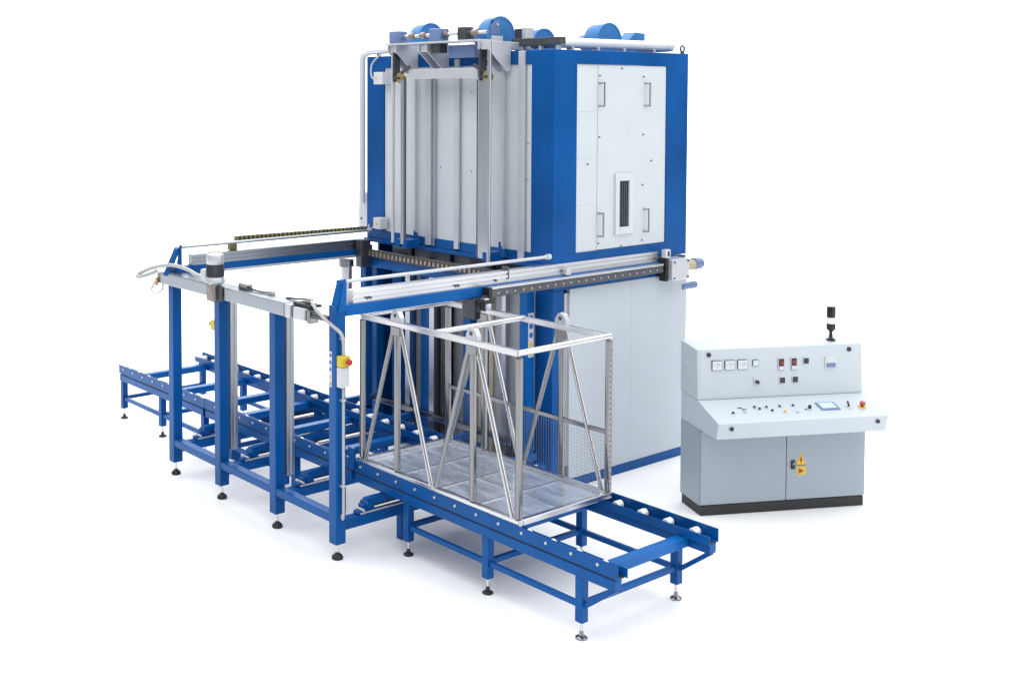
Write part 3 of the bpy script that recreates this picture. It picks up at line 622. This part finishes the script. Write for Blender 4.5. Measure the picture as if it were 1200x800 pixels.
# instruments on the upright panel
def instr(name, x, z, wd, ht, face, rim='lens_grey', d=.008, inset=.007):
    y = upy(z)
    r = cp(name, lambda bm: bx(bm, x-wd/2, x+wd/2, y-d, y+.004, z-ht/2, z+ht/2), rim, up, .002)
    cp('face', lambda bm: bx(bm, x-wd/2+inset, x+wd/2-inset, y-d-.0015, y-d-.0002, z-ht/2+inset, z+ht/2-inset), face, r, 0)
    return r
for x in (.166, .278, .390):
    m_ = instr('gauge', x, 1.206, .086, .080, 'meter_face', 'steel_dark', .010, .0035)
    y = upy(1.206)-.0118
    cp('needle', lambda bm: bar(bm, (x-.004, y, 1.185), (x+.020, y, 1.225), .003, .0008), 'black', m_, 0)
    cp('scale', lambda bm: [bar(bm, (x+.030*math.cos(a), y, 1.186+.036*math.sin(a)), (x+.030*math.cos(a+.25), y, 1.186+.036*math.sin(a+.25)), .003, .0008) for a in [.5+.25*i for i in range(9)]], 'steel_dark', m_, 0)
instr('gauge', .506, 1.215, .052, .050, 'meter_face', 'steel_dark', .010, .0035)
k_ = instr('rotary_switch', .513, 1.067, .050, .055, 'lens_grey'); cp('knob', lambda bm: cyl(bm, (.513, upy(1.067)-.008, 1.062), (.513, upy(1.067)-.03, 1.062), .015, 14), 'black_gloss', k_, 0, True)
for x in (.732, .845):
    r_ = instr('controller', x, 1.193, .060, .108, 'black_gloss', 'lens_grey', .008, .006)
    cp('red_display', lambda bm: bx(bm, x-.012, x+.022, upy(1.21)-.0115, upy(1.21)-.0095, 1.195, 1.222), 'red_dim', r_, 0)
    cp('keypad', lambda bm: bx(bm, x-.022, x+.022, upy(1.165)-.0115, upy(1.165)-.0098, 1.148, 1.180), 'lens_grey', r_, 0)
for x, z in ((.954, 1.215), (.740, 1.065), (.854, 1.067)): instr('display', x, z, .058, .058, 'black_gloss', 'lens_grey', .008, .006)
r_ = instr('breaker_window', 1.174, 1.192, .098, .092, 'lens_grey', 'white_plastic', .012, .008)
cp('window_glass', lambda bm: bx(bm, 1.174-.04, 1.174+.04, upy(1.2)-.020, upy(1.2)-.0136, 1.155, 1.19), 'blue_grey', r_, .003)
# desk controls
def dz(name, x, y, r, h, m, parent=desk):
    z = deskz(y); nrm = Vector((0, -.095, .35)).normalized(); p = Vector((x, y, z))
    return cp(name, lambda bm: cyl(bm, p - nrm*.002, p + nrm*h, r, 16, r*.85), m, parent, 0, True)
def dbox(name, x, y, wd, dp, h, m, parent=desk, lift=0):
    z = deskz(y); sl = Vector((0, .35, .095)).normalized(); nrm = Vector((0, -.095, .35)).normalized(); p = Vector((x, y, z))
    def f(bm):
        a = [p + Vector((sx*wd/2, 0, 0)) + sl*sy*dp/2 + nrm*(lift-.001) for sx, sy in ((-1, -1), (1, -1), (1, 1), (-1, 1))]
        prism(bm, a, nrm*(h+.001))
    return cp(name, f, m, parent, .0015)
sc_ = dbox('touch_panel', 1.035, -.122, .165, .115, .008, 'blue_grey'); dbox('screen', 1.035, -.118, .125, .080, .0012, 'screen', sc_, .0092)
q_ = dz('emergency_button', 1.317, -.158, .034, .008, 'yellow'); dz('button_stem', 1.317, -.158, .014, .028, 'red', q_)
z = deskz(-.158); nrm = Vector((0, -.095, .35)).normalized(); p = Vector((1.317, -.158, z))
cp('button_head', lambda bm: cyl(bm, p+nrm*.028, p+nrm*.046, .022, 16), 'red', q_, 0, True)
q_ = dz('selector_switch', 1.205, -.155, .026, .012, 'lens_grey')
z = deskz(-.155); p2 = Vector((1.205, -.155, z))
cp('selector_lever', lambda bm: bar(bm, p2+nrm*.010, p2+nrm*.055+Vector((-.012, .02, 0)), .016, .014), 'black_gloss', q_, .003)
q_ = dz('selector_switch', .858, -.150, .022, .012, 'lens_grey'); dz('selector_knob', .858, -.150, .015, .036, 'black_gloss', q_)
dbox('legend_plate', .832, -.150, .03, .016, .002, 'steel_dark')
for x, y, m in ((.191, -.162, 'black_gloss'), (.411, -.092, 'steel_dark'), (.440, -.121, 'black_gloss'), (.510, -.101, 'steel_dark'), (.532, -.154, 'black_gloss'), (.627, -.098, 'steel_dark'), (.631, -.176, 'orange_yellow'), (.744, -.096, 'steel_dark'), (.737, -.185, 'lens_grey'), (.30, -.150, 'lens_grey')):
    q_ = dz('push_button', x, y, .017, .008, 'lens_grey'); dz('button_cap', x, y, .012, .018, m, q_)
for x, y in ((.291, -.082), (.316, -.108), (.414, -.172), (.465, -.165)): dbox('legend_plate', x, y, .040, .016, .003, 'lens_grey' if x > .4 else 'steel_dark')
# signal tower on top
lx, ly = 1.255, .20
lt = cp('signal_tower', lambda bm: lathe(bm, (lx, ly, 1.34), [(.036, 0), (.036, .018), (.015, .03), (.013, .075), (.022, .09), (.036, .10), (.036, .145), (.034, .148)], 20), 'black', None, 0, True)
cp('clear_lens', lambda bm: lathe(bm, (lx, ly, 1.4885), [(.033, 0), (.033, .052)], 20), 'nylon', lt, 0, True)
cp('cap_lens', lambda bm: lathe(bm, (lx, ly, 1.541), [(.036, 0), (.036, .075), (.032, .09)], 20), 'black_gloss', lt, 0, True)
